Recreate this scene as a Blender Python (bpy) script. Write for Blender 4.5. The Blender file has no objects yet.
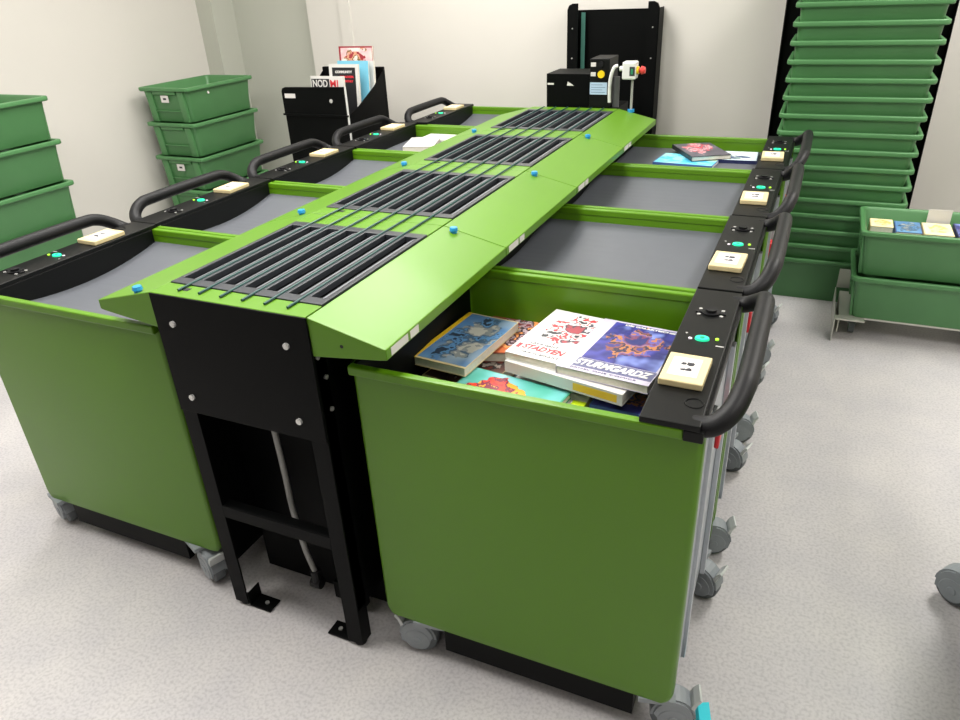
import bpy, bmesh, math, random
from mathutils import Vector, Matrix
random.seed(7)
C = bpy.context.scene.collection
sc = bpy.context.scene
PI = math.pi

# ------------------------------------------------------------------ materials
def lin(c):
    return tuple(((v/255)/12.92 if v/255 <= .04045 else ((v/255+.055)/1.055)**2.4) for v in c)
MATS = {}
def mat(name, rgb, rough=.5, metal=0, spec=.5, emit=0, noise=0, nscale=20, bump=0, coat=0):
    if name in MATS: return MATS[name]
    m = bpy.data.materials.new(name); m.use_nodes = True
    nt = m.node_tree; b = nt.nodes['Principled BSDF']
    col = lin(rgb)+(1,)
    b.inputs['Base Color'].default_value = col
    b.inputs['Roughness'].default_value = rough
    b.inputs['Metallic'].default_value = metal
    b.inputs['Specular IOR Level'].default_value = spec
    if coat:
        b.inputs['Coat Weight'].default_value = coat; b.inputs['Coat Roughness'].default_value = .12
    if emit:
        b.inputs['Emission Color'].default_value = col; b.inputs['Emission Strength'].default_value = emit
    if noise or bump:
        tc = nt.nodes.new('ShaderNodeTexCoord'); n = nt.nodes.new('ShaderNodeTexNoise')
        n.inputs['Scale'].default_value = nscale; n.inputs['Detail'].default_value = 4
        nt.links.new(tc.outputs['Object'], n.inputs['Vector'])
        if noise:
            r = nt.nodes.new('ShaderNodeValToRGB')
            r.color_ramp.elements[0].position = .3; r.color_ramp.elements[1].position = .7
            r.color_ramp.elements[0].color = tuple(v*(1-noise) for v in col[:3])+(1,)
            r.color_ramp.elements[1].color = tuple(min(1, v*(1+noise)) for v in col[:3])+(1,)
            nt.links.new(n.outputs['Fac'], r.inputs['Fac']); nt.links.new(r.outputs['Color'], b.inputs['Base Color'])
        if bump:
            bp = nt.nodes.new('ShaderNodeBump'); bp.inputs['Strength'].default_value = bump; bp.inputs['Distance'].default_value = .002
            nt.links.new(n.outputs['Fac'], bp.inputs['Height']); nt.links.new(bp.outputs['Normal'], b.inputs['Normal'])
    MATS[name] = m
    return m

def art(name, bg, fg, scale=14, centre=(.5, .55), rad=.42, fscale=None):
    """printed cover: noisy background colours and a patchwork of figure colours round the middle"""
    m = bpy.data.materials.new(name); m.use_nodes = True
    nt = m.node_tree; N = nt.nodes.new; L = nt.links.new; b = nt.nodes['Principled BSDF']
    b.inputs['Roughness'].default_value = .42
    tc = N('ShaderNodeTexCoord')
    def ramp(cols, sc_, det, interp):
        n = N('ShaderNodeTexNoise'); n.inputs['Scale'].default_value = sc_; n.inputs['Detail'].default_value = det
        L(tc.outputs['Object'], n.inputs['Vector'])
        r = N('ShaderNodeValToRGB'); r.color_ramp.interpolation = interp
        k = len(cols); e = r.color_ramp.elements
        while len(e) < k: e.new(.5)
        for i, c in enumerate(cols):
            e[i].position = .3+.4*i/max(1, k-1) if interp != 'CONSTANT' else (.0 if i == 0 else .34+.32*i/k)
            e[i].color = lin(c)+(1,)
        L(n.outputs['Fac'], r.inputs['Fac']); return r.outputs['Color']
    cb = ramp(bg, scale*.6, 2, 'LINEAR'); cf = ramp(fg, fscale or scale*2.2, 3, 'CONSTANT')
    mp = N('ShaderNodeVectorMath'); mp.operation = 'SUBTRACT'; mp.inputs[1].default_value = (centre[0], centre[1], .5)
    L(tc.outputs['Generated'], mp.inputs[0])
    ml = N('ShaderNodeVectorMath'); ml.operation = 'MULTIPLY'; ml.inputs[1].default_value = (1, 1, 0); L(mp.outputs[0], ml.inputs[0])
    ln = N('ShaderNodeVectorMath'); ln.operation = 'LENGTH'; L(ml.outputs[0], ln.inputs[0])
    n2 = N('ShaderNodeTexNoise'); n2.inputs['Scale'].default_value = scale*1.6; n2.inputs['Detail'].default_value = 2
    L(tc.outputs['Object'], n2.inputs['Vector'])
    ad = N('ShaderNodeMath'); ad.operation = 'MULTIPLY_ADD'; ad.inputs[1].default_value = .7
    L(n2.outputs['Fac'], ad.inputs[0]); L(ln.outputs['Value'], ad.inputs[2])
    ls = N('ShaderNodeMath'); ls.operation = 'LESS_THAN'; ls.inputs[1].default_value = rad+.3; L(ad.outputs[0], ls.inputs[0])
    mx = N('ShaderNodeMix'); mx.data_type = 'RGBA'
    L(ls.outputs[0], mx.inputs['Factor']); L(cb, mx.inputs['A']); L(cf, mx.inputs['B'])
    L(mx.outputs['Result'], b.inputs['Base Color'])
    return m

GREEN = mat('lime_paint', (85, 131, 12), .4, spec=.4, noise=.03, nscale=3, coat=.08)
TOTE = mat('tote_plastic', (76, 126, 77), .42, noise=.05, nscale=6)
BLACK = mat('black_powder_coat', (4, 5, 5), .5, spec=.1)
PANEL = mat('black_panel_plastic', (9, 10, 10), .42, spec=.25, noise=.08, nscale=60)
RUBBER = mat('black_rubber', (13, 13, 16), .5, spec=.3, bump=.15, nscale=300)
GRATE = mat('grate_dark_grey', (48, 51, 56), .36, noise=.06, nscale=30)
SLOT = mat('slot_black', (9, 9, 10), .6)
ROLL = mat('divert_strip_grey', (124, 127, 132), .4)
BELT = mat('belt_teal', (10, 66, 62), .4)
GREY = mat('platform_grey_sheet', (88, 91, 97), .5, noise=.03, nscale=8)
SILVER = mat('brushed_aluminium', (190, 195, 202), .32, metal=.7, noise=.05, nscale=40)
SCREW = mat('zinc_screw', (215, 215, 212), .25, metal=.6)
BLUE = mat('blue_knob', (40, 140, 200), .3)
WOOD = mat('pale_wood', (214, 196, 150), .5, noise=.05, nscale=30)
PAPER = mat('label_paper', (214, 210, 206), .6, noise=.02)
WHITE = mat('white_plastic', (222, 222, 218), .4)
INK = mat('dark_ink', (40, 40, 46), .6)
CAST = mat('caster_grey', (140, 146, 150), .45, noise=.05, nscale=30)
CASTD = mat('caster_tyre', (92, 97, 100), .55)
PEDAL = mat('caster_pedal', (198, 202, 200), .4)
CYAN = mat('cyan_pedal', (70, 225, 240), .4)
RED = mat('red_plastic', (205, 28, 40), .35)
REDM = mat('red_mushroom', (214, 66, 62), .35)
YELL = mat('yellow_button', (242, 205, 30), .35)
LEDG = mat('lit_green', (40, 225, 165), .3, emit=.55)
LEDY = mat('lit_lime', (170, 235, 60), .3, emit=.8)
LEDW = mat('lit_white', (225, 215, 225), .3, emit=.2)
HOSE = mat('grey_conduit', (158, 158, 154), .4)
PAGES = mat('book_pages', (222, 216, 202), .7, noise=.06, nscale=120)
DOLLY = mat('dolly_steel', (196, 196, 186), .35, metal=.5)

# ------------------------------------------------------------------ mesh helpers
def newbm(): return bmesh.new()
def bx(bm, x0, x1, y0, y1, z0, z1):
    v = [bm.verts.new(p) for p in ((x0,y0,z0),(x1,y0,z0),(x1,y1,z0),(x0,y1,z0),(x0,y0,z1),(x1,y0,z1),(x1,y1,z1),(x0,y1,z1))]
    for f in ((3,2,1,0),(4,5,6,7),(0,1,5,4),(1,2,6,5),(2,3,7,6),(3,0,4,7)): bm.faces.new([v[i] for i in f])
    return bm
def prism(bm, poly, axis, a, b):
    """extrude a 2-D polygon along axis between a and b. axis y: poly=(x,z); x: (y,z); z: (x,y)"""
    def P(p, t): return {'y': (p[0], t, p[1]), 'x': (t, p[0], p[1]), 'z': (p[0], p[1], t)}[axis]
    A = [bm.verts.new(P(p, a)) for p in poly]; B = [bm.verts.new(P(p, b)) for p in poly]
    n = len(poly)
    bm.faces.new(A); bm.faces.new(B[::-1])
    for i in range(n): bm.faces.new((A[i], A[(i+1) % n], B[(i+1) % n], B[i]))
    bmesh.ops.recalc_face_normals(bm, faces=bm.faces[:])
    return bm
def cyl(bm, c, r, h, axis='z', n=20, r2=None):
    q = {'z': Matrix.Identity(4), 'x': Matrix.Rotation(PI/2, 4, 'Y'), 'y': Matrix.Rotation(-PI/2, 4, 'X')}[axis]
    m = Matrix.Translation(c) @ q @ Matrix.Translation((0, 0, h/2))
    bmesh.ops.create_cone(bm, cap_ends=True, segments=n, radius1=r, radius2=r if r2 is None else r2, depth=h, matrix=m)
    return bm
def smooth_path(pts, k=6):
    P = [Vector(p) for p in pts]; out = []
    for i in range(len(P)-1):
        p0 = P[max(0, i-1)]; p1 = P[i]; p2 = P[i+1]; p3 = P[min(len(P)-1, i+2)]
        for j in range(k):
            t = j/k
            out.append(.5*((2*p1)+(p2-p0)*t+(2*p0-5*p1+4*p2-p3)*t*t+(3*p1-p0-3*p2+p3)*t**3))
    out.append(P[-1]); return out
def tube(bm, pts, r, n=12, smooth=0):
    P = smooth_path(pts, smooth) if smooth else [Vector(p) for p in pts]
    rings = []; up = Vector((0, 0, 1))
    for i, p in enumerate(P):
        d = (P[min(i+1, len(P)-1)]-P[max(i-1, 0)]).normalized()
        s = d.cross(up)
        if s.length < .05: s = d.cross(Vector((0, 1, 0)))
        s.normalize(); u = s.cross(d)
        rings.append([bm.verts.new(p+r*(math.cos(2*PI*k/n)*s+math.sin(2*PI*k/n)*u)) for k in range(n)])
    for a, b in zip(rings, rings[1:]):
        for k in range(n): bm.faces.new((a[k], a[(k+1) % n], b[(k+1) % n], b[k]))
    bm.faces.new(rings[0][::-1]); bm.faces.new(rings[-1])
    bmesh.ops.recalc_face_normals(bm, faces=bm.faces[:])
    return bm
def rrect(w, d, r, n=4):
    o = []
    for cx, cy, a0 in ((w/2-r, d/2-r, 0), (-w/2+r, d/2-r, PI/2), (-w/2+r, -d/2+r, PI), (w/2-r, -d/2+r, 3*PI/2)):
        for k in range(n+1):
            a = a0+k/n*PI/2; o.append((cx+r*math.cos(a), cy+r*math.sin(a)))
    return o
def loft(bm, rings, cap0=True, cap1=True):
    R = [[bm.verts.new(p) for p in ring] for ring in rings]; n = len(R[0])
    for a, b in zip(R, R[1:]):
        for k in range(n): bm.faces.new((a[k], a[(k+1) % n], b[(k+1) % n], b[k]))
    if cap0: bm.faces.new(R[0][::-1])
    if cap1: bm.faces.new(R[-1])
    bmesh.ops.recalc_face_normals(bm, faces=bm.faces[:])
    return bm
def obj(name, bm, m, parent=None, bevel=0, smooth=False, loc=None, rot=None):
    me = bpy.data.meshes.new(name); bm.to_mesh(me); bm.free()
    me.materials.append(m)
    if smooth:
        for p in me.polygons: p.use_smooth = True
    o = bpy.data.objects.new(name, me); C.objects.link(o)
    if parent: o.parent = parent
    if loc: o.location = loc
    if rot: o.rotation_euler = rot
    if bevel:
        md = o.modifiers.new('bevel', 'BEVEL'); md.width = bevel; md.segments = 2; md.limit_method = 'ANGLE'; md.angle_limit = math.radians(40)
    if smooth:
        es = o.modifiers.new('edges', 'EDGE_SPLIT'); es.split_angle = math.radians(38)
    return o
def tag(o, label, cat, group=None):
    o['label'] = label; o['category'] = cat
    if group: o['group'] = group
    return o
def thing(name, label, cat, loc=(0, 0, 0), rz=0, group=None):
    o = bpy.data.objects.new(name, None); C.objects.link(o); o.empty_display_size = .1
    o.location = loc; o.rotation_euler = (0, 0, rz)
    return tag(o, label, cat, group)
def struct(name, bm, m):
    o = obj(name, bm, m); o['kind'] = 'structure'; return o
KIDS = {}
def children(o): return [c for c in bpy.data.objects if c.parent == o]
def dup(o, parent=None, skip=()):
    c = o.copy(); C.objects.link(c)
    if parent: c.parent = parent
    for k in children(o):
        if k not in skip: dup(k, c, skip)
    return c
def textbm(s, size, shear=0, bold=0):
    cu = bpy.data.curves.new('t', 'FONT'); cu.body = s; cu.size = size; cu.align_x = 'CENTER'; cu.align_y = 'CENTER'
    cu.shear = shear; cu.offset = bold; cu.extrude = .0002
    ob = bpy.data.objects.new('t', cu); C.objects.link(ob)
    dg = bpy.context.evaluated_depsgraph_get()
    me = bpy.data.meshes.new_from_object(ob.evaluated_get(dg))
    bpy.data.objects.remove(ob)
    bm = newbm(); bm.from_mesh(me); bpy.data.meshes.remove(me)
    return bm
def xf(bm, m): bmesh.ops.transform(bm, matrix=m, verts=bm.verts[:]); return bm
def fit_width(bm, w):
    xs = [v.co.x for v in bm.verts]; k = w/(max(xs)-min(xs)); cx = (max(xs)+min(xs))/2
    for v in bm.verts: v.co.x = (v.co.x-cx)*k
    return bm

# ------------------------------------------------------------------ room
WX0, WX1, WY0, WY1, WH = -2.83, 3.3, -3.6, 3.22, 2.75
m = bpy.data.materials.new('speckled_vinyl'); m.use_nodes = True
nt = m.node_tree; b = nt.nodes['Principled BSDF']; tc = nt.nodes.new('ShaderNodeTexCoord')
def nz(s, d, c0, c1, p0, p1):
    n = nt.nodes.new('ShaderNodeTexNoise'); n.inputs['Scale'].default_value = s; n.inputs['Detail'].default_value = d
    nt.links.new(tc.outputs['Object'], n.inputs['Vector'])
    r = nt.nodes.new('ShaderNodeValToRGB'); r.color_ramp.elements[0].position = p0; r.color_ramp.elements[1].position = p1
    r.color_ramp.elements[0].color = lin(c0)+(1,); r.color_ramp.elements[1].color = lin(c1)+(1,)
    nt.links.new(n.outputs['Fac'], r.inputs['Fac']); return r.outputs['Color']
ca = nz(120, 4, (184, 182, 182), (203, 201, 200), .34, .56); cb = nz(5, 3, (235, 234, 238), (250, 248, 248), .3, .7)
mx = nt.nodes.new('ShaderNodeMix'); mx.data_type = 'RGBA'; mx.blend_type = 'MULTIPLY'; mx.inputs['Factor'].default_value = 1
nt.links.new(ca, mx.inputs['A']); nt.links.new(cb, mx.inputs['B']); nt.links.new(mx.outputs['Result'], b.inputs['Base Color'])
b.inputs['Roughness'].default_value = .42; b.inputs['Specular IOR Level'].default_value = .4
FLOOR = m
WALL = mat('wall_paint', (208, 204, 197), .75, noise=.012, nscale=2, bump=.05)
WALL_SHADE = mat('wall_alcove_shade', (182, 183, 172), .75, noise=.012, nscale=2, bump=.05)  # wall colour greyed so the recess's shade is in the colour
CEIL = mat('ceiling_paint', (196, 194, 190), .8, noise=.01, nscale=3)
struct('floor', bx(newbm(), WX0-.1, WX1+.1, WY0-.1, 3.5, -.1, 0), FLOOR)
struct('ceiling', bx(newbm(), WX0-.1, WX1+.1, WY0-.1, 3.5, WH, WH+.1), CEIL)
struct('wall_left', bx(newbm(), WX0-.1, WX0, WY0, 3.4, 0, WH), WALL)
DARKW = mat('wall_unseen_dark', (84, 82, 78), .75, noise=.012, nscale=2)  # for the unseen front wall, darkened to cut light bounced onto bin fronts
struct('wall_right', bx(newbm(), WX1, WX1+.1, WY0, 3.4, 0, WH), WALL)
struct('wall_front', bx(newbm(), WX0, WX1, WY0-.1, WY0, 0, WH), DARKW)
struct('wall_back', bx(newbm(), -2.05, WX1, WY1, 3.4, 0, WH), WALL)
struct('wall_alcove', bx(newbm(), WX0, -2.05, 3.28, 3.4, 0, WH), WALL_SHADE)
struct('trim_1', bx(newbm(), WX0, -2.70, 3.07, 3.28, 0, WH), WALL_SHADE)        # boxed pipe in the corner
struct('trim_2', bx(newbm(), -1.80, -1.72, WY1-.012, WY1, 0, WH), WALL)    # cover strip on the back wall
BASE = mat('baseboard_grey', (214, 212, 206), .5)
struct('baseboard_back', bx(newbm(), -2.05, WX1, WY1-.012, WY1, 0, .08), BASE)
struct('baseboard_left', bx(newbm(), WX0, WX0+.012, WY0, 3.07, 0, .08), BASE)

# ------------------------------------------------------------------ ceiling lights
DIFF = mat('light_diffuser', (255, 250, 242), .5, emit=3)
def ceiling_light(x, y, watts, label, sx=.6, sy=1.2):
    t = thing('ceiling_light', label, 'light', (x, y, WH), 0, 'ceiling lights')
    fr = newbm(); bx(fr, -sx/2-.02, sx/2+.02, -sy/2-.02, sy/2+.02, -.03, 0)
    obj('housing', fr, WHITE, t, .004)
    obj('diffuser', bx(newbm(), -sx/2, sx/2, -sy/2, sy/2, -.036, -.03), DIFF, t)
    l = bpy.data.lights.new('lamp', 'AREA'); l.shape = 'RECTANGLE'; l.size = sx; l.size_y = sy; l.energy = watts; l.color = (1, .975, .94)
    lo = bpy.data.objects.new('lamp', l); C.objects.link(lo); lo.parent = t; lo.location = (0, 0, -.045)
LIGHTS = [(-1.7, -.6, 28), (1.0, -2.4, 4), (-1.3, 1.3, 34), (-.1, .15, 54), (-.55, 2.4, 36), (2.1, -.1, 24), (2.0, 2.35, 50)]
LNAMES = ['over the floor left of the viewer', 'behind the viewer', 'above the left-hand bins', 'above the near end of the sorter', 'above the far end of the sorter', 'above the open floor on the right', 'in the far right corner']
for (x, y, w), nme in zip(LIGHTS, LNAMES):
    ceiling_light(x, y, w, 'white ceiling light panel '+nme)

# ------------------------------------------------------------------ book sorter
H, A, W, D, HL, FH, L = .95, .2105, .1775, .043, .023, .088, .6114
G0, G1, GX0 = .0586, .5232, -.2065
S = thing('book_sorter', 'lime green and black library book sorter with slotted roller top between two rows of bins', 'book sorter')
for i in range(4):
    y0 = i*L; y1 = y0+L-.002
    tp = newbm()
    bx(tp, -A, A-.004, y0, y0+G0, H-.02, H); bx(tp, -A, A-.004, y0+G1, y1, H-.02, H); bx(tp, -A, GX0, y0+G0, y0+G1, H-.02, H)
    pl = obj('top_plate', tp, GREEN, S, .0015)
    hs = newbm(); bx(hs, -.150, -.130, y0+.030, y0+.044, H, H+.0008)
    obj('sensor_hole', hs, SLOT, pl)
    # grate: two end bars, eight long bars, seven slots each with a divert strip
    g = newbm(); gx1 = A-.004; pitch = (gx1-GX0)/7; bw = .022
    bx(g, GX0, gx1, y0+G0, y0+G0+.03, H-.012, H+.003); bx(g, GX0, gx1, y0+G1-.03, y0+G1, H-.012, H+.003)
    for k in range(8):
        c = GX0+k*pitch
        a, b_ = max(GX0, c-bw/2), min(gx1, c+bw/2)
        bx(g, a, b_, y0+G0+.03, y0+G1-.03, H-.012, H+.003)
    gr = obj('grate', g, GRATE, S, .0015)
    obj('slot_bed', bx(newbm(), GX0, gx1, y0+G0, y0+G1, H-.03, H-.016), SLOT, gr)
    for k in range(7):
        c = GX0+(k+.5)*pitch
        prism(r := newbm(), [(c+.001, H-.004), (c+.0155, H+.0015), (c+.0155, H-.012), (c+.001, H-.012)], 'y', y0+G0+.036, y0+G1-.036)
        obj('divert_strip', r, ROLL, gr)
    for s in (1, -1):
        w = newbm()
        poly = [(s*A, H), (s*(A+W), H-D), (s*(A+W), H-D-HL), (s*(A+W-.015), H-D-HL-.003), (s*A, H-FH)]
        prism(w, poly, 'y', y0, y1)
        ch = obj('chute', w, GREEN, S, .002)
        yk = y0+.002 if s < 0 else y1-.03
        kx = A+.053 if s < 0 else A+.038
        kz = H-D*(kx-A)/W
        kb = newbm(); cyl(kb, (s*kx, yk+.012, kz-.001), .009, .008); cyl(kb, (s*kx, yk+.012, kz+.006), .012, .008, n=8, r2=.010)
        if s > 0 and i == 3: kb.free()
        else: obj('knob', kb, BLUE, ch)
        if s > 0:
            for a, b_ in ((.018, .085), (.095, .13)):
                obj('sticker', bx(newbm(), A+W, A+W+.0006, y0+a, y0+b_, H-D-HL+.003, H-D-.003), PAPER, ch)
            obj('rivet_hole', cyl(newbm(), (A+.075, y0-.0006, H-.052), .004, .001, 'y', 10), SLOT, ch)
for k in range(1, 7):
    c = GX0+k*pitch
    bm = newbm()
    tube(bm, [(c, .022, H+.0035), (c, 4*L-.03, H+.0055)], .0028, 8)
    o = obj('belt', bm, BELT, S, smooth=True)
# frame
fp = newbm()
bx(fp, -A, A, -.004, 0, .647, H-.001)
fpo = obj('front_panel', fp, BLACK, S, .001)
for x, z in ((-.158, .882), (.151, .879), (-.16, .692), (.147, .694)):
    bm = newbm(); cyl(bm, (x, -.004, z), .0075, -.005, 'y', 12); cyl(bm, (x, -.008, z), .005, -.002, 'y', 8)
    obj('bolt', bm, SCREW, fpo)
for s in (1, -1):
    for yy in (0, 1.2, 2.40):
        lg = newbm()
        prism(lg, [(s*A, yy), (s*(A-.045), yy), (s*(A-.045), yy+.004), (s*(A-.004), yy+.004), (s*(A-.004), yy+.04), (s*A, yy+.04)], 'z', .012, .87)
        l_ = obj('leg', lg, BLACK, S, .0008)
        ft = newbm(); cyl(ft, (s*(A-.02), yy+.02, 0), .016, .014, n=14)
        obj('levelling_foot', ft, RUBBER, l_)
        if yy == 0:
            br = newbm(); bx(br, min(s*(A-.045), s*(A-.115)), max(s*(A-.045), s*(A-.115)), yy+.004, yy+.05, .003, .007)
            bx(br, min(s*(A-.045), s*(A-.049)), max(s*(A-.045), s*(A-.049)), yy+.004, yy+.05, .003, .05)
            bo = obj('floor_bracket', br, BLACK, S, .001)
            obj('bolt', cyl(newbm(), (s*(A-.088), yy+.027, .007), .006, .004, n=10), SCREW, bo)
    sp = newbm(); bx(sp, min(s*A, s*(A-.003)), max(s*A, s*(A-.003)), .005, 4*L-.01, .13, H-FH+.002)
    spo = obj('side_panel', sp, BLACK, S)
    if s > 0:
        for y, z in ((.012, .855), (.028, .80), (.030, .72)):
            obj('bolt', cyl(newbm(), (A, y, z), .0055, .004, 'x', 10), SCREW, spo)
bm = newbm(); bx(bm, -A+.045, A-.045, 0, .004, .325, .362); bx(bm, -A+.045, A-.045, .004, .03, .358, .362)
obj('crossbar', bm, BLACK, S, .0008)
obj('rear_panel', bx(newbm(), -A, A, 4*L-.006, 4*L-.002, .13, H-.022), BLACK, S)
obj('inner_panel', bx(newbm(), -A+.004, A-.004, .145, .149, .02, H-.03), BLACK, S)
bm = newbm(); bx(bm, .06, A-.05, .10, .12, .03, .09); obj('motor_bracket', bm, BLACK, S, .002)
bm = newbm(); tube(bm, [(-.03, .09, .70), (-.02, .085, .60), (-.005, .075, .45), (0, .07, .37), (.005, .07, .30), (.012, .075, .20), (.02, .085, .12)], .0075, 10, 4)
cd = obj('conduit', bm, HOSE, S, smooth=True)
bm = newbm(); cyl(bm, (.02, .085, .085), .014, .045, n=12); cyl(bm, (.005, .085, .085), .016, .03, 'x', 14)
obj('swivel_joint', bm, RUBBER, cd)

# ------------------------------------------------------------------ book return lift (column at the back wall)
Lf = thing('book_return_lift', 'tall black book return column at the back wall behind the sorter', 'book return', (0, 3.10, 0))
for s in (-1, 1):
    x0, x1 = (-.258, -.198) if s < 0 else (.178, .238)
    xo = x0 if s < 0 else x1
    pl = []
    zt = 1.372
    pl = [(x0, 0), (x1, 0), (x1, zt), (x0, zt)]
    r = .03
    if s < 0: pl = [(x0, 0), (x1, 0), (x1, zt), (x0+r, zt), (x0+r*.3, zt-r*.3), (x0, zt-r)]
    else: pl = [(x0, 0), (x1, 0), (x1, zt-r), (x1-r*.3, zt-r*.3), (x1-r, zt), (x0, zt)]
    bm = newbm(); prism(bm, pl, 'y', 0, .004); bx(bm, min(xo, xo-s*.003), max(xo, xo-s*.003), 0, .115, 0, zt-r)
    fl = obj('side_flange', bm, BLACK, Lf)
    for z in (1.10, 1.25): obj('bolt', cyl(newbm(), ((x0+x1)/2, 0, z), .004, -.003, 'y', 8), SCREW, fl)
obj('back_panel', bx(newbm(), -.255, .235, .08, .084, 0, 1.335), BLACK, Lf)
obj('lift_belt', bx(newbm(), -.194, -.172, .05, .054, .1, 1.325), mat('belt_pale_teal', (64, 116, 104), .5), Lf)
obj('roof_plate', bx(newbm(), -.255, .235, .08, .115, 1.331, 1.335), BLACK, Lf)

# control console at the sorter's end
Cn = thing('control_console', 'black control box with yellow button standing at the far end of the sorter', 'control box', (0, 2.47, 0))
lb = obj('low_housing', bx(newbm(), -.155, .07, 0, .2, 0, 1.098), BLACK, Cn, .002)
tb = obj('switch_box', bx(newbm(), .062, .155, -.008, .15, .95, 1.166), PANEL, Cn, .003)
obj('pedestal', bx(newbm(), .07, .20, .0, .2, 0, .95), BLACK, Cn, .002)
obj('sticker', bx(newbm(), -.15, -.118, -.0006, 0, 1.048, 1.056), PAPER, lb)
prism(bm := newbm(), [(-.052, 1.045), (-.018, 1.045), (-.028, 1.052), (-.048, 1.063)], 'y', -.0006, 0); obj('logo_mark', bm, PAPER, lb)
for z in (1.140, 1.098): obj('sticker', bx(newbm(), .066, .090, -.0086, -.008, z-.009, z+.009), PAPER, tb)
obj('dark_button', cyl(newbm(), (.115, -.008, 1.142), .012, -.008, 'y', 16), RUBBER, tb)
obj('yellow_button', cyl(newbm(), (.117, -.008, 1.098), .0165, -.008, 'y', 20), YELL, tb)
st = obj('type_label', bx(newbm(), .064, .146, -.0088, -.008, 1.008, 1.062), mat('label_blue', (176, 200, 222), .5), tb)
bm = newbm()
for k in range(4): bx(bm, .07, .138-.014*(k % 2), -.0092, -.0088, 1.017+k*.011, 1.0195+k*.011)
obj('print_line', bm, mat('label_print', (110, 130, 158), .6), st)
bm = newbm(); tube(bm, [(.195, -.01, 1.135), (.178, -.014, 1.128), (.165, -.016, 1.09), (.160, -.016, 1.04), (.162, -.014, .975)], .008, 10, 5)
obj('cable', bm, WHITE, Cn, smooth=True)
obj('cable_post', cyl(newbm(), (.183, .02, .945), .016, .14, n=16), mat('post_grey', (84, 84, 86), .4), Cn)

Es = thing('emergency_stop', 'grey emergency stop box with red mushroom button on a thin pole', 'emergency stop', (.268, 2.435, .936))
obj('pole', cyl(newbm(), (0, .012, 0), .0055, .15, n=10), HOSE, Es)
obj('pole_foot', cyl(newbm(), (0, .012, 0), .016, .012, n=12), BLUE, Es)
eb = obj('box', bx(newbm(), -.043, .018, -.02, .045, .145, .22), WHITE, Es, .006)
obj('cable_gland', cyl(newbm(), (-.044, .0, .19), .011, -.014, 'x', 14), WHITE, eb)
obj('collar', cyl(newbm(), (.018, .012, .182), .017, .010, 'x', 18), YELL, Es)
bm = newbm(); cyl(bm, (.028, .012, .182), .011, .012, 'x', 18); cyl(bm, (.038, .012, .182), .019, .018, 'x', 20, .014)
obj('mushroom_button', bm, REDM, Es, .002)
pf = obj('face_plate', bx(newbm(), -.008, .016, -.0215, -.02, .162, .2), INK, eb)
obj('green_mark', bx(newbm(), -.002, .008, -.0222, -.0215, .168, .192), mat('mark_green', (40, 130, 90), .5), eb)

# ------------------------------------------------------------------ book bins
BINS = 'green book bins on casters along the sorter'
P0, PIT, BXC = .318, .606, .632
XI, XO, YH, ZB, ZR = -.357, .353, .285, .128, .842
def sag_sheet(sag):
    bm = newbm(); n = 16; rows = []
    for i in range(n+1):
        t = i/n*2-1; y = t*(YH-.004); z = -sag*(1-t*t)
        rows.append([bm.verts.new((x, y, z+dz)) for dz in (0, -.006) for x in (XI+.004, XO-.012)])
    for a, b_ in zip(rows, rows[1:]):
        bm.faces.new((a[0], a[1], b_[1], b_[0])); bm.faces.new((a[3], a[2], b_[2], b_[3]))
        bm.faces.new((a[0], b_[0], b_[2], a[2])); bm.faces.new((a[1], a[3], b_[3], b_[1]))
    bm.faces.new((rows[0][0], rows[0][2], rows[0][3], rows[0][1])); r = rows[-1]; bm.faces.new((r[0], r[1], r[3], r[2]))
    bmesh.ops.recalc_face_normals(bm, faces=bm.faces[:])
    return bm
def caster(parent, x, y, rz):
    """swivel caster: grey fork hood with a wheel inside and a pale brake pedal"""
    bm = newbm()
    bx(bm, -.04, .04, -.04, .04, .116, ZB)
    cyl(bm, (0, 0, .104), .02, .014, n=14)
    for s in (-1, 1):
        pts = []
        for k in range(13):
            a = PI*k/12-.25
            pts.append((.04+.044*math.cos(a), .052+.056*math.sin(a)))
        pts += [(.02, .03), (.055, .03)]
        prism(bm, pts, 'y', s*.021, s*.026)
    pts = [(.04+.05*math.cos(PI*k/12), .056+.056*math.sin(PI*k/12)) for k in range(13)]+[(.04+.044*math.cos(PI*k/12), .056+.05*math.sin(PI*k/12)) for k in range(12, -1, -1)]
    prism(bm, pts, 'y', -.021, .021)
    c = obj('caster', bm, CAST, parent, loc=(x, y, 0), rot=(0, 0, rz))
    w = newbm(); cyl(w, (.04, -.016, .05), .05, .032, 'y', 28)
    wo = obj('wheel', w, CASTD, c, .005, smooth=True)
    h = newbm(); cyl(h, (.04, -.0275, .05), .034, .055, 'y', 24); cyl(h, (.04, -.030, .05), .012, .06, 'y', 14)
    obj('hub', h, CAST, c, .002)
    p = newbm(); prism(p, [(.076, .090), (.082, .107), (.094, .121), (.099, .116), (.090, .102), (.084, .082)], 'y', -.022, .022)
    obj('brake_pedal', p, PEDAL, c, .001)
    return c
def plan(inset):
    """C-shaped sheet plan of the body: near panel, inner end, far panel and two short returns at the outer end"""
    r = .012; out = []
    x1 = XO-inset; x0 = XI+inset
    out += [(x1, -YH+.035)]
    for k in range(5):
        a = 0-k/4*PI/2; out.append((x1-r+r*math.cos(a), -YH+r+r*math.sin(a)))
    for k in range(5):
        a = -PI/2-k/4*PI/2; out.append((x0+r+r*math.cos(a), -YH+r+r*math.sin(a)))
    for k in range(5):
        a = PI-k/4*PI/2; out.append((x0+r+r*math.cos(a), YH-r+r*math.sin(a)))
    for k in range(5):
        a = PI/2-k/4*PI/2; out.append((x1-r+r*math.cos(a), YH-r+r*math.sin(a)))
    out += [(x1, YH-.035)]
    return out
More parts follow.
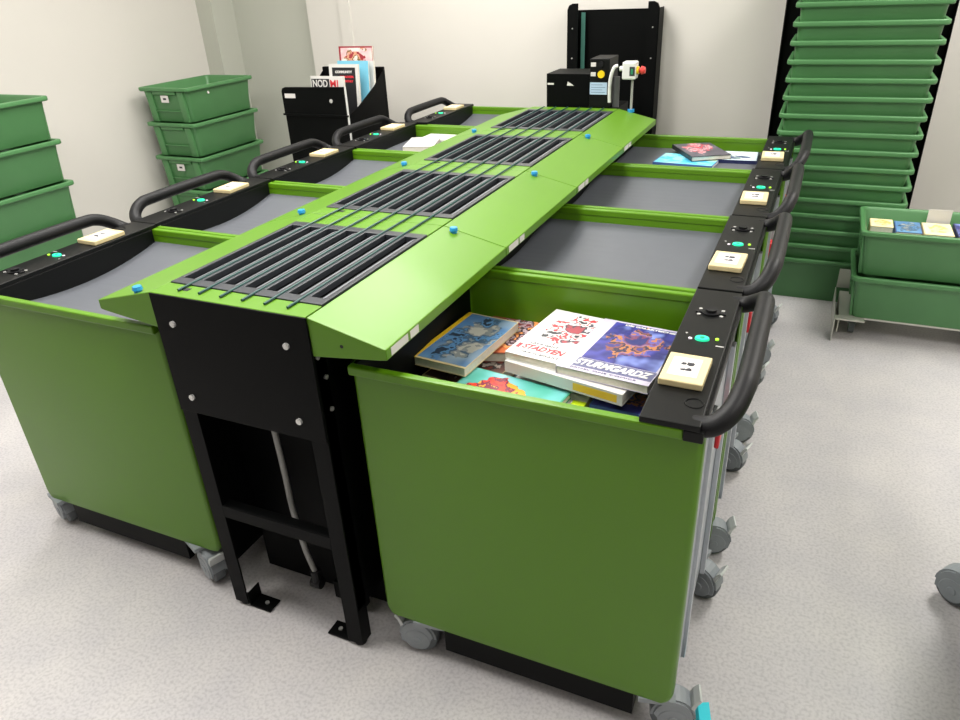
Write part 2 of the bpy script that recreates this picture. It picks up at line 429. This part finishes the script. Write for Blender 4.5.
def make_bin():
    t = thing('book_bin', '', 'book bin', (BXC, P0, 0), 0, BINS)
    bm = newbm()
    zs = [(ZB, .014), (ZB+.005, .008), (ZB+.014, .003), (ZB+.026, 0), (ZR-.002, 0)]
    rings = []
    for z, ins in zs:
        o = plan(ins); i_ = []
        for k, (x, y) in enumerate(o):            # inner skin 3 mm inside
            nx, ny = (0, 0)
            if abs(y) >= YH-.0121: ny = -1 if y > 0 else 1
            if x >= XO-ins-.0121: nx = -1
            if x <= XI+ins+.0121: nx = 1
            i_.append((x+nx*.003, y+ny*.003))
        rings.append([(x, y, z) for x, y in o]+[(x, y, z) for x, y in reversed(i_)])
    loft(bm, rings)
    body = obj('body', bm, GREEN, t, smooth=True)
    for s in (-1, 1):
        rb = newbm(); bx(rb, XI, .318, min(s*.2985, s*.280), max(s*.2985, s*.280), ZR-.022, ZR)
        obj('rim', rb, GREEN, body, .004)
    lin_ = newbm(); bx(lin_, XI+.004, XI+.008, -YH+.004, YH-.004, ZB+.02, ZR-.004); bx(lin_, XI-.004, XI+.012, -.279, .279, ZR-.02, ZR-.002)
    obj('inner_liner', lin_, BLACK, t)
    obj('base_plate', bx(newbm(), XI+.02, XO-.02, -YH+.006, YH-.006, ZB, ZB+.02), BLACK, t)
    obj('under_shade_tray', bx(newbm(), -.203, .268, -.270, .270, .04, ZB-.002), BLACK, t)  # black tray, added to deepen the shade beneath the bin
    # outer end: aluminium sheet between the green returns, lift rail, red marker
    e = newbm(); bx(e, XO-.012, XO-.008, -YH+.004, YH-.004, ZB+.02, .80)
    for y in (-.14, .14): bx(e, XO-.008, XO+.004, y-.012, y+.012, ZB+.004, .80)
    bx(e, XO-.008, XO-.004, -.20, -.155, ZB+.02, .80)
    ep = obj('end_panel', e, SILVER, t, .0015)
    obj('marker', bx(newbm(), XO-.006, XO+.004, .02, .07, .60, .665), RED, ep, .003)
    # black control panel over the outer end with apron towards the bin
    p = newbm(); bx(p, .242, .345, -.2985, .2985, ZR, ZR+.012); bx(p, .242, .246, -.279, .279, .70, ZR)
    bx(p, .318, .352, -.2985, .2985, ZR-.022, ZR)
    cp = obj('control_panel', p, PANEL, t, .003)
    zt = ZR+.012
    j = newbm(); cyl(j, (.294, .166, zt), .020, .004, n=20); cyl(j, (.294, .166, zt+.004), .012, .006, n=16); bx(j, .262, .326, .160, .172, zt, zt+.003)
    obj('socket', j, RUBBER, cp)
    for dx in (-.024, .024):
        for dy in (-.015, .015): obj('screw', cyl(newbm(), (.294+dx, .166+dy, zt), .0042, .002, n=10), SCREW, cp)
    lb_ = newbm(); bmesh.ops.create_cone(lb_, cap_ends=True, segments=24, radius1=.012, radius2=.011, depth=.004, matrix=Matrix.Translation((.296, .031, zt+.002)) @ Matrix.Diagonal((1.25, 1, 1, 1)))
    obj('lit_button', lb_, LEDG, cp)
    obj('button_centre', cyl(newbm(), (.296, .031, zt+.004), .0045, .0006, n=12), mat('lit_green_dim', (20, 150, 105), .3, emit=.2), cp)
    obj('white_indicator', cyl(newbm(), (.273, .026, zt), .004, .002, n=10), LEDW, cp)
    obj('lime_indicator', cyl(newbm(), (.325, .036, zt), .0038, .003, n=10), LEDY, cp)
    obj('name_plate', bx(newbm(), .326, .342, .005, .010, zt, zt+.0006), SCREW, cp)
    rg = newbm()
    tube(rg, [(.323+.016*math.cos(a*PI/8), -.226+.016*math.sin(a*PI/8), zt) for a in range(0, 17)], .002, 6)
    obj('recess_ring', rg, PANEL, cp, smooth=True)
    obj('rivet', cyl(newbm(), (.262, .05, zt), .0025, .0012, n=8), SCREW, cp)
    # handle
    hb = newbm()
    hp = [(.33, -.270, .836), (.362, -.268, .842), (.387, -.247, .862), (.399, -.205, .883), (.402, -.14, .888)]
    hp += [(x, -y, z) for x, y, z in reversed(hp)]
    tube(hb, hp, .0192, 16, 6)
    obj('handle', hb, RUBBER, t, smooth=True)
    for x, y, rz in ((-.245, -.245, PI+.15), (-.245, .235, PI-.4), (.312, -.243, .25), (.312, .205, -.3)):
        caster(t, x, y, rz)
    pf_ = obj('platform', sag_sheet(.035), GREY, t, loc=(0, 0, .800))
    return t
bin0 = make_bin()
flat = obj('platform', sag_sheet(0), GREY)          # flat platform for the loaded bins
blk = None
def make_block():
    t = thing('wooden_block', '', 'label block', (0, 0, 0), 0, 'pale blocks with labels on the bins')
    obj('block', bx(newbm(), -.040, .040, -.056, .056, 0, .014), WOOD, t, .0025)
    pl_ = obj('paper_label', bx(newbm(), -.029, .025, -.035, .038, .014, .0146), PAPER, t)
    g = newbm()
    random.seed(3)
    for (cx_, cy_, r) in ((-.006, .014, .007), (.006, .015, .009), (-.004, -.010, .006), (.006, -.009, .007)):
        pts = [(cx_+r*random.uniform(.5, 1.1)*math.cos(a*PI/4), cy_+r*random.uniform(.5, 1.1)*math.sin(a*PI/4)) for a in range(8)]
        prism(g, pts, 'z', .0146, .0149)
    obj('print_mark', g, INK, pl_)
    return t
RL = ['nearest right-hand green bin heaped with comic books', 'second right-hand green bin from the front, empty with bare grey platform',
      'third right-hand green bin from the front, empty with bare grey platform', 'farthest right-hand green bin holding a few flat books']
LLb = ['nearest left-hand green bin at the photo edge with empty grey platform', 'second left-hand green bin from the front with empty grey platform',
       'third left-hand green bin from the front beside the black magazine cart', 'fourth left-hand green bin with white books inside', 'farthest left-hand green bin beyond the end of the sorter']
bins = {}; blocks = []
spec = [('R', i, RL[i]) for i in range(4)]+[('L', i, LLb[i]) for i in range(5)]
LX = [(-.628, .004, 0), (-.632, 0, 0), (-.630, 0, 0), (-.628, .0, 0), (-.575, .005, 0)]
block0 = make_block()
for side, i, lab in spec:
    t = bin0 if (side, i) == ('R', 0) else dup(bin0)
    if side == 'R': t.location = (BXC+(0, 0, .004, .012)[i], P0+PIT*i, 0)
    else:
        t.location = (LX[i][0], P0+PIT*i+LX[i][1]+.004, 0); t.rotation_euler = (0, 0, PI+LX[i][2])
    t['label'] = lab; bins[side, i] = t
    k = block0 if not blocks else dup(block0)
    blocks.append(k)
    sgn = 1 if side == 'R' else -1
    k.location = (t.location.x+sgn*.290, t.location.y-sgn*.126, ZR+.012)
    k.rotation_euler = (0, 0, (0 if side == 'R' else PI)+random.uniform(-.04, .04))
    k['label'] = 'pale wooden block with paper label on the '+lab.split(' green bin')[0]+' bin'
for key, z in ((('R', 0), .655), (('R', 3), .785), (('L', 3), .785)):
    t = bins[key]
    for ch in children(t):
        if ch.name.startswith('platform'): bpy.data.objects.remove(ch)
    f = flat if key == ('R', 0) else flat.copy()
    if key != ('R', 0): C.objects.link(f)
    f.parent = t; f.location = (0, 0, z)
for ch in children(bins['R', 0]):                    # the nearest outer caster has a bright cyan pedal tip
    if ch.name.startswith('caster') and ch.location.x > 0 and ch.location.y < 0:
        p = newbm(); prism(p, [(.089, .040), (.098, .054), (.122, .060), (.123, .054), (.101, .046), (.093, .036)], 'y', -.024, .024)
        o = obj('pedal_tip', p, CYAN, ch); o['label'] = 'bright cyan pedal tip'

# bin parked to the right, only one caster in view
far = dup(bin0)
for ch in children(far):
    if ch.name.startswith('platform'): ch.location.z = .80
far.location = (1.955, .465, 0); far.rotation_euler = (0, 0, 0)
for ch in children(far):
    if ch.name.startswith('caster') and ch.location.x < 0 and ch.location.y > 0:
        ch.location = (-.318, .240, 0); ch.rotation_euler = (0, 0, 2.5)
        for g in children(ch):
            if g.name.startswith('brake_pedal'): bpy.data.objects.remove(g)
for ch in children(bins['L', 0]):
    if ch.name.startswith('caster') and ch.location.y > 0:
        ch.location.y = .252; ch.location.x = .318 if ch.location.x > 0 else -.255
far['label'] = 'green bin parked at the right edge, only one grey caster wheel in view'

# ------------------------------------------------------------------ books
def col(name, c, r=.42): return mat(name, c, r)
def book(label, w, l, t, cover, pos, rz, group, artm=None, art_rect=None, spine=None, text=None, extra=None, name='comic_book', cat='book', tilt=None):
    """a paperback lying flat: x across (spine at -x), y along, z up; origin at the middle of its underside"""
    o = thing(name, label, cat, pos, rz, group)
    if tilt: o.rotation_euler = (tilt[0], tilt[1], rz)
    c = newbm(); k = .0012
    bx(c, -w/2, w/2, -l/2, l/2, 0, k); bx(c, -w/2, w/2, -l/2, l/2, t-k, t); bx(c, -w/2, -w/2+k, -l/2, l/2, k, t-k)
    co = obj('cover', c, cover, o)
    obj('pages', bx(newbm(), -w/2+k, w/2-.002, -l/2+.002, l/2-.002, k, t-k), PAGES, o)
    if artm:
        x0, x1, y0, y1 = art_rect or (-w/2+.004, w/2-.002, -l/2+.004, l/2-.004)
        # object coordinates differ per book, so every picture differs
        obj('cover_art', bx(newbm(), x0, x1, y0, y1, t, t+.0003), artm, co)
    if spine:
        obj('spine_band', bx(newbm(), -w/2-.0004, -w/2+.012, -l/2, l/2, t-.004, t+.0004), spine, co)
    for tx in text or []:
        s, size, cx, cy, width, m_, sh, bold = tx
        bm = textbm(s, size, sh, bold)
        if width: fit_width(bm, width)
        xf(bm, Matrix.Translation((cx, cy, t+.0007)))
        obj('title', bm, m_, co)
    if extra: extra(o, co, t)
    return o
GA = 'comic books heaped in the nearest right bin'
art_white = art('art_white_red', [(214, 211, 208), (204, 200, 200)], [(40, 40, 46), (206, 204, 202), (186, 44, 54), (210, 206, 204), (60, 58, 70), (150, 60, 70)], 16, (.5, .5), .5, 24)
art_blue = art('art_blue_purple', [(16, 16, 52), (66, 66, 150), (34, 34, 104), (120, 136, 200)], [(60, 54, 120), (132, 78, 62), (44, 40, 70), (170, 110, 66), (90, 84, 150), (110, 60, 84), (40, 42, 100)], 20, (.5, .52), .40, 20)
art_city = art('art_blue_street', [(112, 160, 196), (84, 128, 176), (158, 176, 186)], [(48, 62, 80), (92, 140, 186), (76, 104, 130), (140, 146, 146), (186, 186, 176)], 12, (.55, .5), .5, 24)
art_teal = art('art_teal_red', [(170, 212, 220), (110, 188, 186), (60, 160, 130)], [(190, 28, 36), (226, 60, 34), (120, 30, 60), (236, 160, 40)], 14, (.62, .55), .36, 30)
art_orange = art('art_orange', [(206, 112, 62), (150, 64, 44), (96, 40, 40)], [(230, 150, 90), (60, 36, 44), (190, 170, 180), (120, 40, 48)], 16, (.5, .5), .45, 40)
art_dark = art('art_dark', [(44, 46, 52), (94, 60, 56), (126, 100, 90)], [(160, 150, 140), (40, 36, 40), (110, 50, 44)], 16, (.5, .5), .45, 40)
WC = col('cover_white', (212, 210, 206)); BC = col('cover_blue', (70, 100, 160)); TC = col('cover_teal', (72, 160, 128))
CC = col('cover_cream', (214, 196, 150)); YC = col('cover_gold', (214, 176, 30)); OC = col('cover_brown', (122, 60, 44)); KC = col('cover_black', (26, 26, 30))
LV = col('cover_lavender', (188, 182, 198)); REDI = col('ink_red', (206, 44, 56)); GRI = col('ink_grey', (74, 76, 86)); NAVY = col('cover_navy', (34, 40, 84))
PZ = .655
# bottom layer
book('thick brown and cream comic lying under the street-scene comic', .17, .26, .03, CC, (.398, .40, PZ), -.15, GA, art_dark)
book('blue paperback low in the heap beside the black control panel', .155, .145, .042, BC, (.793, .345, PZ), -.05+PI/2, GA, art_blue)
book('plain white paperback with lime corner low in the heap', .15, .19, .040, WC, (.615, .325, PZ), -.05+PI/2, GA, None,
     extra=lambda o, co, t: obj('lime_corner', bx(newbm(), -.0755, -.042, -.0955, -.065, t-.02, t+.0005), col('lime_print', (196, 222, 30)), co))
book('dark paperback at the bottom of the heap near the back wall of the bin', .16, .15, .03, KC, (.60, .507, PZ), .1, GA, art_dark)
# second layer
book('orange and red comic half hidden behind the white comic', .17, .25, .025, OC, (.455, .535, PZ+.031), .28, GA, art_orange)
book('teal comic with a red figure lying at the front of the heap', .19, .25, .016, TC, (.535, .205, PZ+.042), -.14+PI/2, GA, art_teal)
book('street-scene comic with gold spine at the left of the heap', .150, .275, .022, CC, (.362, .405, PZ+.060), -.10, GA, art_city, (-.062, .073, -.130, .132), spine=YC)
def yellow_spine(o, co, t):
    obj('yellow_patch', bx(newbm(), -.0951, -.0944, -.135, -.03, .005, t-.005), col('yellow_print', (236, 196, 60)), co)
book('thick white comic with yellow spine patch under the two topmost comics', .19, .295, .028, WC, (.668, .368, PZ+.068), -.20+PI/2, GA, None, extra=yellow_spine)
# top
book('white comic with red title and small figures on top of the heap', .175, .262, .018, WC, (.607, .432, PZ+.0965), -.14, GA, art_white, (-.06, .078, -.055, .118),
     text=[('STADYEN', .030, -.012, -.086, .105, REDI, .25, .0008), ('LAS A GANT', .012, -.02, -.064, .07, GRI, 0, 0), ('VAR ICEGART', .010, -.01, -.112, .10, GRI, 0, 0)],
     extra=lambda o, co, t: obj('red_tab', bx(newbm(), -.079, -.070, -.098, -.076, t, t+.0005), REDI, co))
book('blue and purple comic with white title band on top of the heap', .212, .272, .02, LV, (.757, .408, PZ+.0975), -.14, GA, art_blue, (-.072, .1, -.075, .128),
     text=[('STURMGARDZ', .034, .012, -.098, .175, WC, .3, .0014), ('DIE GALAKTISCHEN', .010, .02, .119, .13, WC, 0, .0005), ('PANEL ONE COMICS', .007, 0, -.126, .15, NAVY, 0, 0)],
     extra=lambda o, co, t: obj('title_band', bx(newbm(), -.075, .104, -.118, -.077, t, t+.0003), col('band_grey', (92, 94, 126)), co), tilt=(0, -.02))
# far right bin
GB = 'books lying in the farthest right bin'
art_pink = art('art_pink_grey', [(96, 92, 102), (70, 66, 78)], [(206, 84, 96), (220, 160, 168), (96, 90, 100), (190, 66, 84)], 16, (.5, .62), .42, 36)
art_sky = art('art_sky', [(66, 176, 214), (110, 206, 226), (210, 214, 120)], [(70, 180, 216), (140, 216, 230)], 12)
art_navy = art('art_navy_white', [(200, 222, 226), (214, 226, 230)], [(60, 70, 120), (130, 150, 150), (226, 232, 234)], 14)
PB = .785
book('sky blue comic under the pink and grey book', .18, .25, .012, BC, (.59, 2.165, PB), PI/2-.1, GB, art_sky)
book('navy and pale comic at the right of the far bin beside the label block', .17, .24, .014, NAVY, (.745, 2.265, PB), PI/2+.05, GB, art_navy)
book('dark grey hardback with pink lettering on top of the far bin books', .17, .26, .018, KC, (.625, 2.275, PB+.0145), .5, GB, art_pink)
GC = 'white books in the fourth left bin'
book('white paperback lying flat in the fourth left bin', .15, .22, .03, WC, (-.70, 2.17, PB), .3, GC)
book('thin white paperback near the far wall of the fourth left bin', .14, .22, .02, WC, (-.67, 2.345, PB), PI/2, GC)

# ------------------------------------------------------------------ totes
def tote_shell(lugs):
    bm = newbm(); h = .2 if lugs else .219; w0, d0, w1, d1 = .525, .325, .560, .360
    def R(w, d, r, z): return [(x, y, z) for x, y in rrect(w, d, r)]
    rings = [R(w0, d0, .022, 0), R(w1, d1, .025, h-.022), R(.592, .392, .026, h-.022), R(.6, .4, .028, h-.018), R(.6, .4, .028, h-.003), R(.594, .394, .026, h),
             R(w1+.006, d1+.006, .024, h), R(w1-.008, d1-.008, .022, h-.01), R(w0-.008, d0-.008, .018, .004)]
    loft(bm, rings)
    if lugs:
        for s in (-1, 1):
            for y in (-.125, .125):            # stacking ribs on the short ends
                prism(bm, [(s*.262, .0), (s*.275, .0), (s*.288, h-.025), (s*.279, h-.025)], 'y', y-.024, y+.024)
            prism(bm, [(s*.270, .15), (s*.290, .16), (s*.290, h-.02), (s*.279, h-.02)], 'y', -.09, .09)   # grip
            bx(bm, min(s*.264, s*.278), max(s*.264, s*.278), -.10, .10, .06, .066)
    return bm
def make_tote(name, lugs):
    t = thing(name, '', 'tote')
    obj('shell', tote_shell(lugs), TOTE, t, .0015, smooth=True)
    return t
ORD = ['lowest', 'second', 'third', 'fourth', 'fifth', 'sixth', 'seventh', 'eighth', 'ninth', 'tenth', 'eleventh', 'twelfth', 'thirteenth', 'fourteenth', 'fifteenth', 'sixteenth', 'seventeenth', 'eighteenth', 'nineteenth']
tote0 = make_tote('stacking_tote', True); first = True
def place_tote(x, y, z, rz, label, group):
    global first
    t = tote0 if first else dup(tote0); first = False
    t.location = (x, y, z); t.rotation_euler = (0, 0, rz); t['label'] = label; t['group'] = group
    return t
st2 = []
TP = .2045
for k in range(5):
    st2.append(place_tote(-2.54+.0*k, 2.638, k*TP, PI/2, 'dark green tote, '+('topmost' if k == 4 else ORD[k]+(' from the floor' if k else ''))+' in the wall-side stack of five by the corner', 'totes stacked by the left wall corner'))
def dolly(name, label, x, y, w, d, zt, rz=0):
    t = thing(name, label, 'dolly', (x, y, 0), rz)
    bm = newbm(); bx(bm, -w/2, w/2, -d/2, d/2, zt-.008, zt)
    for s in (-1, 1): bx(bm, s*w/2-.003, s*w/2+.003, -d/2, d/2, .02, zt)
    obj('deck', bm, DOLLY, t, .001)
    return t
D1 = dolly('tote_dolly', 'low steel dolly under the left stack of green totes', -2.54, 1.165, .44, .62, .09)
for x in (-.17, .17):
    for y in (-.25, .25):
        bm = newbm(); cyl(bm, (x-.012, y, .03), .03, .024, 'x', 16); bx(bm, x-.016, x+.016, y-.016, y+.016, .04, .082)
        obj('wheel', bm, CASTD, D1)
for k in range(5):
    place_tote(-2.54, 1.165, .0905+k*TP, PI/2, 'dark green tote, '+('topmost' if k == 4 else ORD[k]+(' from the dolly' if k else ''))+' in the stack at the left photo edge', 'totes stacked at the left edge')
def card(t, z=.085, both=True):
    c = obj('label_card', bx(newbm(), -.290, -.2885, -.03, .03, z+.03, z+.07), PAPER, t)
    obj('print_mark', bx(newbm(), -.2906, -.290, -.012, .012, z+.045, z+.056), INK, c)
for k in (4, 2): card(st2[k])
obj('sticker', cyl(newbm(), (-.11, -.1825, .152), .008, .006, 'y', 12), PAPER, st2[4])

# tall nested stack on the right
nt0 = make_tote('nesting_tote', False)
NP, NZ = .0765, .0
TB = thing('tote_rack', 'tall black panel rack behind the nested stack of green totes', 'rack', (1.215, 3.10, 0))
obj('back_panel', bx(newbm(), -.372, .348, .05, .056, 0, 1.72), BLACK, TB)
for s in (-.372, .344): obj('side_rail', bx(newbm(), s, s+.004, .0, .05, 0, 1.72), BLACK, TB)
NN = 19
for k in range(NN):
    t = nt0 if k == 0 else dup(nt0)
    t.location = (1.205+random.uniform(-.003, .003), 2.877+random.uniform(-.003, .003), NZ+k*NP); t.rotation_euler = (0, 0, 0)
    t['label'] = 'green tote, '+ORD[k]+(' from the floor' if k else '')+' in the tall nested stack'
    t['group'] = 'totes nested in the tall stack'

# tote pair on a steel dolly at the right edge
D2 = dolly('tote_dolly', 'low steel dolly under two green totes at the right edge', 1.60, 2.46, .60, .30, .105)
bm = newbm(); bx(bm, -.318, -.255, .19, .194, .105, .20); bx(bm, -.322, -.318, -.21, .19, 0, .105); bx(bm, -.32, -.20, -.19, -.15, .098, .105)
obj('side_plate', bm, DOLLY, D2, .001)
for x in (-.24, .24):
    for y in (-.08, .10):
        bm = newbm(); cyl(bm, (x-.012, y, .03), .03, .024, 'x', 16); bx(bm, x-.016, x+.016, y-.016, y+.016, .04, .082)
        obj('wheel', bm, CASTD, D2)
rt = [place_tote(1.612, 2.472, .1055+k*TP, 0, 'green tote, '+('upper one holding books' if k else 'lower one')+' on the right-hand steel dolly', 'totes on the right dolly') for k in range(2)]
GT = 'books in the tote on the right dolly'
zb = .1055+TP+.005
def upright(label, x, y, w, l, t, cov, rz, artm=None, z=None):
    return book(label, w, l, t, cov, (x, y, zb if z is None else z), rz, GT, artm, name='paperback')
art_yel = art('art_pale_yellow', [(238, 226, 170), (244, 238, 206)], [(214, 190, 110), (238, 226, 170)], 16)
stackz = .172
upright('small cream paperback at the left in the right-hand tote', 1.40, 2.497, .09, .12, stackz, CC, 0, art_yel)
upright('blue and black comic between the cream paperbacks in the tote', 1.495, 2.60, .11, .20, stackz-.012, BC, PI/2-.9, art_city) if False else upright('blue and black comic between the cream paperbacks in the tote', 1.505, 2.497, .10, .16, stackz-.01, BC, 0, art_city)
upright('pale yellow paperback in the middle of the right-hand tote', 1.615, 2.477, .11, .17, stackz-.004, CC, 0, art_yel)
upright('blue comic at the right of the tote beside the white card', 1.735, 2.472, .11, .19, stackz, NAVY, 0, art_blue)
cd_ = thing('white_card', 'white card standing behind the pale yellow paperback in the tote', 'card', (1.625, 2.584, zb), 0)
obj('sheet', bx(newbm(), -.045, .045, 0, .003, 0, .222), PAPER, cd_)

# ------------------------------------------------------------------ black magazine cart
Mc = thing('magazine_cart', 'black open magazine cart behind the third left-hand bin', 'cart', (-1.415, 2.3, 0))
w2 = .205
bm = newbm(); prism(bm, [(-w2, .90), (w2, .90), (w2, 1.046), (-w2+.025, 1.040), (-w2+.006, 1.034), (-w2, 1.018)], 'y', 0, .014)
fpn = obj('front_panel', bm, BLACK, Mc, .003)
obj('edge_glint_strip', bx(newbm(), w2, w2+.003, .0, .014, .62, 1.046), WHITE, Mc)  # white strip stands in for the reflection along the panel edge
obj('sticker', bx(newbm(), -.185, -.115, -.0008, 0, .985, 1.008), PAPER, fpn)
obj('lock', cyl(newbm(), (.115, 0, .975), .010, -.004, 'y', 14), SCREW, fpn)
bm = newbm(); bx(bm, -w2, w2, .006, .014, .30, .90); bx(bm, -w2-.006, w2+.006, -.008, .006, .895, .905)
obj('lower_front', bm, BLACK, Mc, .002)
obj('back_panel', bx(newbm(), -w2, w2, .40, .425, .30, 1.098), BLACK, Mc, .004)
for s in (-1, 1):
    bm = newbm(); prism(bm, [(.014, .30), (.40, .30), (.40, 1.075), (.30, 1.01), (.12, .93), (.014, .90)], 'x', min(s*w2, s*(w2-.006)), max(s*w2, s*(w2-.006)))
    obj('side_panel', bm, BLACK, Mc)
obj('floor_panel', bx(newbm(), -w2+.006, w2-.006, .014, .40, .78, .79), BLACK, Mc)
for x in (-.17, .17):
    for y in (.04, .385):
        lg = obj('leg', bx(newbm(), x-.015, x+.015, y-.015, y+.015, .06, .30), BLACK, Mc)
        bm = newbm(); cyl(bm, (x-.012, y, .03), .03, .024, 'x', 16); bx(bm, x-.014, x+.014, y-.01, y+.01, .035, .06)
        obj('wheel', bm, CASTD, lg)
GM = 'magazines standing in the black cart'
def mag(label, x, y, z, w, h, t, cov, lean, artm=None, rect=None, text=None, extra=None, rz=0):
    o = thing('magazine', label, 'magazine', (x, y, z), rz, GM)
    R_ = Matrix.Rotation(lean, 4, 'X')
    def add(nm, bm, m_, p): return obj(nm, xf(bm, R_), m_, p)
    c = newbm(); k = .001
    bx(c, -w/2, w/2, 0, k, 0, h); bx(c, -w/2, w/2, t-k, t, 0, h); bx(c, -w/2, -w/2+k, k, t-k, 0, h)
    co = add('cover', c, cov, o)
    add('pages', bx(newbm(), -w/2+k, w/2-.001, k, t-k, .001, h-.001), PAGES, o)
    if artm:
        a, b_, c_, d_ = rect
        add('cover_art', bx(newbm(), a, b_, -.0004, 0, c_, d_), artm, co)
    for s, size, cx_, cz_, wd, m_ in text or []:
        bm = textbm(s, size, 0, .001); fit_width(bm, wd)
        xf(bm, Matrix.Translation((cx_, -.0008, cz_)) @ Matrix.Rotation(PI/2, 4, 'X'))
        add('title', bm, m_, co)
    if extra: extra(add, co)
    return o
MX = -1.415; MZ = .7905
mag('white magazine with bold black title band behind the cart front', MX+.06, 2.345, MZ, .21, .30, .014, WC, -.06,
    text=[('NOD', .05, -.045, .262, .095, WC), ('MI', .05, .045, .262, .05, REDI)],
    extra=lambda add, co: add('title_band', bx(newbm(), -.1, .015, -.0006, 0, .20, .287), KC, co))
mag('black magazine with white border and red lines in the cart', MX+.075, 2.475, MZ, .19, .345, .012, WC, -.10,
    text=[('COMMUNITY', .016, 0, .305, .11, WC), ('READER', .014, .02, .28, .09, REDI), ('MONTHLY', .014, .02, .258, .08, REDI)],
    extra=lambda add, co: add('cover_art', bx(newbm(), -.075, .075, -.0004, 0, .02, .328), KC, co))
mag('pale blue magazine behind the black bordered magazine', MX+.09, 2.545, MZ, .20, .355, .012, col('cover_sky', (120, 190, 214)), -.10)
mag('white backed magazine leaning behind the pale blue magazine', MX+.10, 2.585, MZ, .20, .35, .016, WC, -.10)
art_mag = art('art_mag_red', [(232, 220, 208), (224, 176, 180), (240, 236, 228)], [(150, 40, 50), (206, 150, 120), (120, 96, 60), (232, 220, 206)], 14, (.5, .5), .5, 26)
mag('tall red and pink magazine at the back of the cart', MX+.06, 2.635, MZ, .22, .42, .014, col('cover_red', (150, 30, 44)), -.08, art_mag, (-.098, .108, .02, .412))

# ------------------------------------------------------------------ camera, world, view
q = dict(cx=1.0773, cy=-1.0345, cz=1.5354, yaw=.4429, pitch=.4920, roll=-.0498, f=720.0)
cy, sy, cp, sp = math.cos(q['yaw']), math.sin(q['yaw']), math.cos(q['pitch']), math.sin(q['pitch'])
fwd = Vector((-sy*cp, cy*cp, -sp)); right = Vector((cy, sy, 0)); up = right.cross(fwd)
cr, sr = math.cos(q['roll']), math.sin(q['roll'])
r2 = cr*right+sr*up; u2 = -sr*right+cr*up
cam = bpy.data.cameras.new('camera'); co = bpy.data.objects.new('camera', cam); C.objects.link(co)
M = Matrix((r2, u2, -fwd)).transposed().to_4x4(); M.translation = (q['cx'], q['cy'], q['cz'])
co.matrix_world = M
cam.sensor_width = 36; cam.lens = 36*q['f']/960; cam.clip_start = .02
sc.camera = co
wd = bpy.data.worlds.new('world'); sc.world = wd; wd.use_nodes = True
wd.node_tree.nodes['Background'].inputs[0].default_value = (.9, .95, 1, 1); wd.node_tree.nodes['Background'].inputs[1].default_value = .3
vs = sc.view_settings
vs.view_transform = 'Standard'; vs.look = 'None'; vs.gamma = 1; vs.use_curve_mapping = False; vs.exposure = .0
